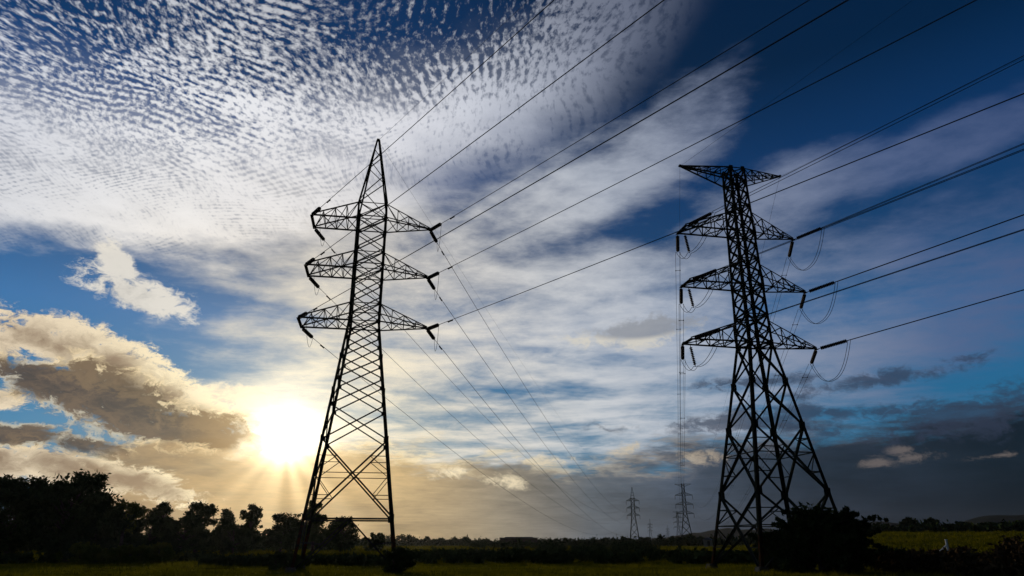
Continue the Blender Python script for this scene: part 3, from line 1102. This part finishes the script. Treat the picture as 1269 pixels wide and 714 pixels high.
R_arm = [(15.41, 5.35, 0.73, 5.09), (19.93, 5.07, 0.73, 4.87), (24.37, 4.985, 0.73, 4.49)]
R_slope = {(0, -1): 0.0643, (1, -1): 0.0553, (2, -1): 0.0873, (0, 1): 0.075, (1, 1): 0.0803, (2, 1): 0.0784}
R_twin = {(0, -1): 0.12, (1, -1): 0.14, (2, -1): 0.36, (0, 1): 0.10, (1, 1): 0.10, (2, 1): 0.14}
G_NEAR_R = 'wire pairs of the flat-topped pylon running overhead'
G_FAR_R = 'wire pairs of the flat-topped pylon running to the distance'
SR = 2.55
for i, (z, reach_l, td, reach_r) in enumerate(R_arm):
    for side in (-1, 1):
        arm, T = crossarm(fp, side, z, 1.7, reach_l if side < 0 else reach_r, td if side < 0 else 0.0, 0.10, 0.06)
        sname = 'left' if side < 0 else 'right'
        ends = []
        for which, az, slope in (('near', NEAR_R, R_slope[(i, side)]), ('far', FAR_R, -0.20)):
            A = T[0] if which == 'near' else T[1]
            if side > 0:
                A = (T[0] + T[1]) / 2
            A = A + Vector((0, 0, -0.05))
            ld = (Matrix.Rotation(-RYAW, 3, 'Z') @ world_dir(az, slope)).normalized()
            E_ = A + ld * SR
            insulator(A, E_, 0.14, 'insulator_string', arm)
            ends.append(E_)
            Ew = to_world(fp, E_)
            if which == 'near':
                span(Ew, az, NEARSEG, slope, 1e-4, r=0.021, twin=R_twin[(i, side)], spacers=False, label=f'twin wires from the {lvl_name[i]} {sname} crossarm of the flat-topped pylon climbing overhead', group=G_NEAR_R)
            else:
                fx = Matrix.Rotation(R(-12.2), 3, 'Z') @ Vector((side * 4.4, 0, 0))
                span(Ew, az, 0, 0, 10.0, r=0.014, n=60, twin=0.36, end=(FAR_FLAT[0] + fx.x, FAR_FLAT[1] + fx.y, z - 2.4), label=f'twin wires from the {lvl_name[i]} {sname} crossarm of the flat-topped pylon sagging into the distance', group=G_FAR_R)
        via = None
        if side < 0:
            A = Vector((-reach_l + 0.45, 0.45, z - 0.05))
            E_ = A + Vector((0.22, -0.1, -1.7))
            insulator(A, E_, 0.12, 'insulator_string', arm)
            jumper(fp, ends[0], ends[1], 0.9, arm, twin=0.30, r=0.018, via=E_)
        else:
            jumper(fp, ends[0], ends[1], 2.1, arm, twin=0.22, r=0.018)
for side, reach, sname in ((-1, 4.616, 'left'), (1, 4.14, 'right')):
    Pw_ = to_world(fp, (side * reach, 0, 29.95))
    span(Pw_, NEAR_R, NEARSEG, 0.208 if side < 0 else 0.078, 0, r=0.009, label=f'thin earth wire from the {sname} tip of the flat top climbing overhead', group='earth wires of the flat-topped pylon')
    fx = Matrix.Rotation(R(-12.2), 3, 'Z') @ Vector((side * 4.2, 0, 0))
    span(Pw_, FAR_R, 0, 0, 7.0, r=0.009, n=50, end=(FAR_FLAT[0] + fx.x, FAR_FLAT[1] + fx.y, 29.9), label=f'thin earth wire from the {sname} tip of the flat top sagging into the distance', group='earth wires of the flat-topped pylon')


# ================= distant pylons of the same lines
def distant_pylon(flat, loc, label):
    if not flat:
        p_ = Pylon('lattice_pylon', label, (*loc, 0.0), R(-12.1), 'lattice pylons', [(0, 2.9, 2.9), (16.0, 1.05, 1.05), (25.4, 1.0, 1.0)])
        levels, cage, tops = [0, 4.5, 9.0, 12.6, 16.0], [16.0, 18.0, 20.0, 22.0, 24.0, 25.4], [16.0, 20.0, 24.0]
        reach, hgt = 3.6, 25.4
    else:
        p_ = Pylon('lattice_pylon', label, (*loc, 0.0), R(-12.2), 'lattice pylons', [(0, 3.3, 3.3), (15.4, 0.95, 0.95), (30.0, 0.65, 0.65)])
        levels, cage, tops = [0, 4.85, 9.3, 12.5, 15.4], [15.4, 17.6, 19.9, 22.1, 24.4, 26.5, 28.8, 30.0], [15.4, 19.9, 24.4]
        reach, hgt = 4.4, 30.0
    p_.legs([0, levels[-1], hgt], 0.34, 0.27, M['steel'], False)
    bracing(p_, levels, 0.17, True, name='bracing')
    bracing(p_, cage, 0.16, False, horiz=(0, 2, 4), name='bracing')
    for z in tops:
        for side in (-1, 1):
            arm, T = crossarm(p_, side, z, 1.4, reach, 0.0, 0.17, 0.11, n=2)
            insulator(T[0] + Vector((0, 0.05, -0.05)), T[0] + Vector((0, 0.05, -2.1)), 0.15, 'insulator_string', arm, step=0.3)
    mb = MB()
    cs = p_.corners(hgt)
    if not flat:
        for c in cs:
            mb.angle(c, (c.x * 0.07, c.y * 0.07, 31.5), 0.16)
        for k in range(4):
            for t in (0.25, 0.5, 0.75):
                mb.angle(lerp(cs[k], (0, 0, 31.5), t), lerp(cs[(k + 1) % 4], (0, 0, 31.5), t), 0.1)
        mb.build('peak', M['steel'], p_.root)
    else:
        for side in (-1, 1):
            T = (side * 4.2, 0, 30.0)
            for s_ in (-1, 1):
                mb.angle((side * 0.65, s_ * 0.65, 30.0), T, 0.13)
                mb.angle((side * 0.65, s_ * 0.65, 28.8), T, 0.13)
                mb.angle((side * 2.2, s_ * 0.35, 30.0), (side * 2.2, s_ * 0.35, 29.4), 0.08)
        mb.build('earth_wire_arm', M['steel'], p_.root)
    return p_


dpk = distant_pylon(False, FAR_PEAKED, 'distant peaked pylon where the sagging wires end, left of the flat-topped one')
dfl = distant_pylon(True, FAR_FLAT, 'distant flat-topped pylon under the vertical pair of wires')
for src, az, r, lab in ((dfl, 12.64, 745, 'faint small pylon close behind the distant flat-topped pylon, on its left'),
                        (dpk, 10.55, 1022, 'faint small pylon midway between the two distant pylons'),
                        (dpk, 11.84, 1400, 'tiniest pylon on the skyline, just left of the distant flat-topped one')):
    c_ = copy_tree(src.root)
    c_.location = (*polar(az, r), 0)
    c_['label'] = lab
for k, (az, r) in enumerate(((6.5, 950), (8.0, 900))):
    x, y = polar(az, r)
    t_ = empty('utility_pole', (x, y, 0), R(-20))
    tag(t_, 'faint slim pole on the skyline, ' + ('farther of two left of the peaked pylon' if k == 0 else 'nearest to the peaked pylon on its left'), 'pole', 'slim poles on the skyline')
    mb = MB(); mb.tube([(0, 0, 0), (0, 0, 11.5)], 0.2, 6, radii=[0.25, 0.14]); mb.build('pole', M['concrete'], t_)
    mb = MB(); mb.box((0, 0, 10.8), (2.6, 0.16, 0.16)); mb.box((0, 0, 9.8), (2.0, 0.16, 0.16)); mb.build('crossarm', M['steel'], t_)

# ------------------------------------------------------------------ trees
TREES = [
    # az, dist, height, width, shape, label, leaf, trunk, clumps
    ('tree', -34.0, 88, 7.6, 10.0, 'round', 'large dark broadleaf tree at the left edge, tallest of the row', 'leaf_dark', 0.25, 60),
    ('tree', -31.2, 84, 7.9, 7.4, 'round', 'big spreading tree just right of the one at the left edge', 'leaf_dark', 0.22, 52),
    ('tree', -29.2, 88, 6.3, 5.4, 'round', 'sloping shoulder tree on the right flank of the biggest crowns', 'leaf_dark', 0.2, 40),
    ('tree', -27.6, 110, 6.6, 4.6, 'top', 'slim tree with a tilted airy tuft beside the big left clump', 'leaf_mid', 0.5, 18),
    ('tree', -25.3, 118, 7.0, 4.8, 'top', 'first tufted tree of the row right of the big clump', 'leaf_dark', 0.42, 20),
    ('tree', -26.0, 112, 4.8, 7.4, 'round', 'low dense tree under the first tufted crown', 'leaf_dark', 0.2, 30),
    ('tree', -22.9, 120, 7.3, 5.0, 'top', 'second tufted tree, with a forked top and loose branches', 'leaf_dark', 0.40, 22),
    ('tree', -23.8, 113, 5.0, 7.0, 'round', 'low dense tree between the two tufted crowns', 'leaf_dark', 0.2, 28),
    ('tree', -21.2, 122, 6.2, 3.6, 'cone', 'narrow pointed tree right of the forked tufted crown', 'leaf_dark', 0.2, 24),
    ('tree', -19.5, 122, 7.2, 3.4, 'top', 'tall narrow tree with an oval head, under the sunlit cloud', 'leaf_dark', 0.35, 20),
    ('tree', -17.2, 120, 5.6, 6.4, 'round', 'rounded wide tree below the sun, left of the pylon leg', 'leaf_dark', 0.25, 34),
    ('tree', -14.9, 126, 7.6, 4.6, 'top', 'tree with a full head rising directly behind the left pylon leg', 'leaf_dark', 0.30, 26),
    ('tree', -12.9, 132, 5.6, 5.6, 'round', 'low tree seen between the legs of the peaked pylon', 'leaf_dark', 0.2, 30),
    ('tree', -20.4, 116, 4.0, 7.0, 'round', 'low dense tree filling the foot of the oval-headed tree', 'leaf_dark', 0.15, 26),
    ('tree', -10.4, 140, 3.2, 3.4, 'bush', 'small ball-shaped tree beneath the low beam of the peaked pylon', 'leaf_dark', 0.1, 24),
]
for k, (nm, az, r, hh, ww, shp, lab, lf, tr, cl) in enumerate(TREES):
    x, y = polar(az, r)
    make_tree(nm, x, y, hh, ww, lab, 'tree', 'trees of the left row', 100 + k, shp, lf, tr, cl, 170, 0.24, 0.85 if shp == 'top' else 1.0)

# right-hand trees on the rise
for k, (az, r, hh, ww, lab) in enumerate(((28.2, 285, 4.9, 6.5, 'dark rounded tree with the highest crown on the right skyline'),
                                          (29.5, 290, 4.6, 7.0, 'broad dark tree beside the highest crown on the right skyline'),
                                          (31.2, 292, 3.5, 9.0, 'low wide tree behind the lit field on the right'),
                                          (33.0, 296, 3.3, 10.0, 'low wide tree behind the field, towards the right edge'),
                                          (34.6, 290, 3.5, 9.0, 'low tree cut by the right edge behind the field'))):
    x, y = polar(az, r)
    make_tree('tree', x, y, hh, ww, lab, 'tree', 'trees behind the right field', 200 + k, 'round', 'leaf_dark', 0.15, 26, 90, 0.42)

# shrubs round the pylons
SHRUBS = [
    (22.2, 48.5, 3.7, 4.4, 'tangled dark bush swallowing the right legs of the flat-topped pylon', 'leaf_dark', 46, 300),
    (24.1, 49.5, 3.3, 3.0, 'bush with drooping twigs on the right side of the flat-topped pylon', 'leaf_dark', 34, 280),
    (19.6, 50.8, 2.3, 3.4, 'lower bush under the middle of the flat-topped pylon', 'leaf_dark', 30, 280),
    (27.0, 54.0, 1.2, 3.0, 'low scrubby bush sloping down right of the big bush', 'leaf_dark', 24, 200),
    (-8.7, 46.2, 1.25, 1.7, 'small dark shrub at the right foot of the peaked pylon', 'leaf_dark', 22, 220),
    (-16.8, 50.5, 1.0, 2.2, 'small shrub at the left foot of the peaked pylon', 'leaf_dark', 20, 200),
    (-29.5, 69, 1.4, 4.0, 'low light green bush in front of the big left trees', 'leaf_mid', 22, 150),
    (-27.0, 68.5, 1.2, 4.4, 'low light green bush, middle of three before the left trees', 'leaf_mid', 22, 150),
    (-25.2, 69, 1.4, 3.2, 'low light green bush, rightmost of three before the left trees', 'leaf_mid', 18, 150),
]
for k, (az, r, hh, ww, lab, lf, cl, per) in enumerate(SHRUBS):
    x, y = polar(az, r)
    make_tree('shrub', x, y, hh, ww, lab, 'shrub', None, 300 + k, 'bush', lf, 0.05, cl, per, 0.13 if r < 60 else 0.2)


# ------------------------------------------------------------------ uncounted vegetation
def scrub(name, label, strips, leaf, lsize, seed, cat='vegetation'):
    """belts of clumps: strips of (az0, az1, r0, r1, count, h0, h1, clump radius)"""
    rr = np.random.default_rng(seed)
    cen, rad = [], []
    for az0, az1, r0, r1, cnt, h0, h1, cr in strips:
        for _ in range(cnt):
            t = rr.uniform()
            az = az0 + (az1 - az0) * t
            r = rr.uniform(r0, r1)
            x, y = polar(az, r)
            hh = (h0 + (h1 - h0) * t) * rr.uniform(0.45, 1.0)
            q = cr * rr.uniform(0.6, 1.3)
            n = max(1, int(hh / (q * 1.1)))
            for j in range(n):
                cen.append((x + rr.normal() * q * 0.5, y + rr.normal() * q * 0.5, height(x, y) + q * 0.5 + (hh - q) * (j / max(1, n - 1) if n > 1 else 0.5)))
                rad.append(q)
    v, f = leaf_mesh(cen, rad, 70, lsize, rr, 0.75)
    o = np_mesh(name, v, f, M[leaf])
    return tag(o, label, cat, None, 'stuff')


scrub('treeline', 'dark far wood along the horizon behind the fields', [
    (-12, 3, 330, 420, 150, 3.6, 3.4, 2.2), (-10, -3, 420, 450, 30, 6.2, 5.2, 1.9), (2, 14, 300, 420, 150, 3.0, 4.4, 2.0), (12, 24, 360, 450, 110, 4.2, 5.2, 2.2),
    (20, 36, 250, 300, 150, 2.4, 3.2, 1.8), (-44, -12, 150, 230, 240, 4.8, 4.6, 2.2), (33, 48, 250, 320, 80, 3.0, 3.6, 2.0)], 'leaf_dark', 0.75, 11)
scrub('undergrowth', 'dark belt of weeds and scrub across the middle of the field', [
    (-8, 22, 64, 100, 360, 0.8, 0.9, 0.6), (-40, -22, 74, 86, 160, 0.9, 0.8, 0.6), (-22, -8, 58, 70, 150, 0.55, 0.55, 0.4), (2, 11, 130, 170, 70, 1.8, 2.0, 1.1), (-3, 3, 200, 260, 60, 2.6, 2.4, 1.5)], 'leaf_dark', 0.3, 12)
scrub('thicket', 'dark dry thicket before the lit field at the right edge', [
    (26, 31, 50, 62, 90, 1.1, 1.2, 0.5), (30, 40, 46, 60, 190, 1.2, 2.2, 0.6), (33, 40, 70, 90, 60, 2.0, 3.6, 0.8)], 'leaf_dry', 0.16, 13)

# grass over the near field, longer and sparser tufts further out
def grass_set(rr, N, az0, az1, r0, r1, pw, h0, w0, B):
    az = np.radians(rr.uniform(az0, az1, N))
    r = r0 + (r1 - r0) * rr.uniform(0, 1, N) ** pw
    X, Y = r * np.sin(az), r * np.cos(az)
    Z = np.array([height(a, b_) for a, b_ in zip(X, Y)])
    pn = np.sin(X * 0.7 + np.sin(Y * 0.5) * 2) * np.sin(Y * 0.8 + 1.0)
    hgt = h0 * (1 + 0.8 * np.clip(pn, -0.5, 1)) * rr.uniform(0.6, 1.5, N)
    P0 = np.repeat(np.stack([X, Y, Z - 0.02], 1), B, 0) + rr.normal(size=(N * B, 3)) * [h0 * 0.6, h0 * 0.6, 0]
    th = rr.uniform(0, 2 * np.pi, N * B)
    w = w0 * rr.uniform(0.7, 1.4, N * B)
    hb = np.repeat(hgt, B) * rr.uniform(0.7, 1.2, N * B)
    side = np.stack([np.cos(th), np.sin(th), 0 * th], 1) * w[:, None]
    tip = P0 + np.stack([rr.normal(size=N * B) * 0.35 * hb, rr.normal(size=N * B) * 0.35 * hb, hb], 1)
    return np.stack([P0 - side, P0 + side, tip], 1).reshape(-1, 3)


rr = np.random.default_rng(21)
v = np.concatenate([grass_set(rr, 36000, -42, 42, 30, 74, 1.3, 0.14, 0.018, 3), grass_set(rr, 20000, -40, 40, 74, 170, 0.8, 0.26, 0.05, 3),
                    grass_set(rr, 14000, 14, 42, 110, 285, 0.8, 0.34, 0.09, 3), grass_set(rr, 6000, -14, 16, 165, 320, 0.8, 0.34, 0.10, 3)])
tag(np_mesh('grass', v, np.arange(len(v)).reshape(-1, 3), M['grass']), 'rough grass covering the fields', 'grass', None, 'stuff')

# ------------------------------------------------------------------ small buildings and a marker
x, y = polar(14.7, 235)
hut = tag(empty('hut', (x, y, height(x, y)), R(-20)), 'small tan field hut seen left of the flat-topped pylon leg', 'hut')
mb = MB(); mb.box((0, 0, 1.1), (2.4, 2.2, 2.2)); mb.build('wall', M['wall_tan'], hut)
mb = MB(); mb.quad_prism([(-1.5, -1.4, 2.2), (1.5, -1.4, 2.2), (1.5, 1.4, 2.2), (-1.5, 1.4, 2.2)], [(-0.15, -1.4, 3.0), (0.15, -1.4, 3.0), (0.15, 1.4, 3.0), (-0.15, 1.4, 3.0)]); mb.build('roof', M['roof_grey'], hut)
mb = MB(); mb.box((0.3, -1.115, 0.95), (0.8, 0.05, 1.9)); mb.build('door', M['door_dark'], hut)
x, y = polar(0.5, 345)
shed = tag(empty('shed', (x, y, 0), R(4)), 'long low flat-roofed shed on the horizon right of the peaked pylon', 'shed')
mb = MB(); mb.box((0, 0, 1.7), (17, 7, 3.4)); mb.build('wall', M['door_dark'], shed)
mb = MB(); mb.box((0, 0, 3.55), (18.2, 8.2, 0.3)); mb.box((0, 0, 3.85), (13, 5, 0.3)); mb.build('roof', M['roof_grey'], shed)

x, y = polar(30.2, 118)
pipe = tag(empty('standpipe', (x, y, height(x, y)), R(-30)), 'small white standpipe with a slanting arm in the right field', 'standpipe')
mb = MB(); mb.tube([(0, 0, -0.2), (0, 0, 1.55)], 0.16, 10); mb.tube([(0, 0, 1.55), (0, 0, 1.68)], 0.2, 10); mb.build('post', M['white_paint'], pipe)
mb = MB(); mb.tube([(-1.0, -0.1, 0.12), (-0.7, -0.05, 0.32), (-0.25, 0, 0.75), (-0.02, 0, 0.95)], 0.12, 8); mb.build('arm', M['white_paint'], pipe)


# ------------------------------------------------------------------ air
m = bpy.data.materials.new('haze')
m.use_nodes = True
nt = m.node_tree
nt.nodes.clear()
o_ = nt.nodes.new('ShaderNodeOutputMaterial')
pv = nt.nodes.new('ShaderNodeVolumePrincipled')
pv.inputs['Color'].default_value = (0.80, 0.85, 0.92, 1)
pv.inputs['Density'].default_value = 0.00003
pv.inputs['Anisotropy'].default_value = 0.72
nt.links.new(pv.outputs[0], o_.inputs['Volume'])
mb = MB()
mb.box((0, 0, 40.0), (4500, 4500, 82.0))
hz = mb.build('haze', m)
tag(hz, 'thin evening haze over the fields', 'haze', None, 'stuff')
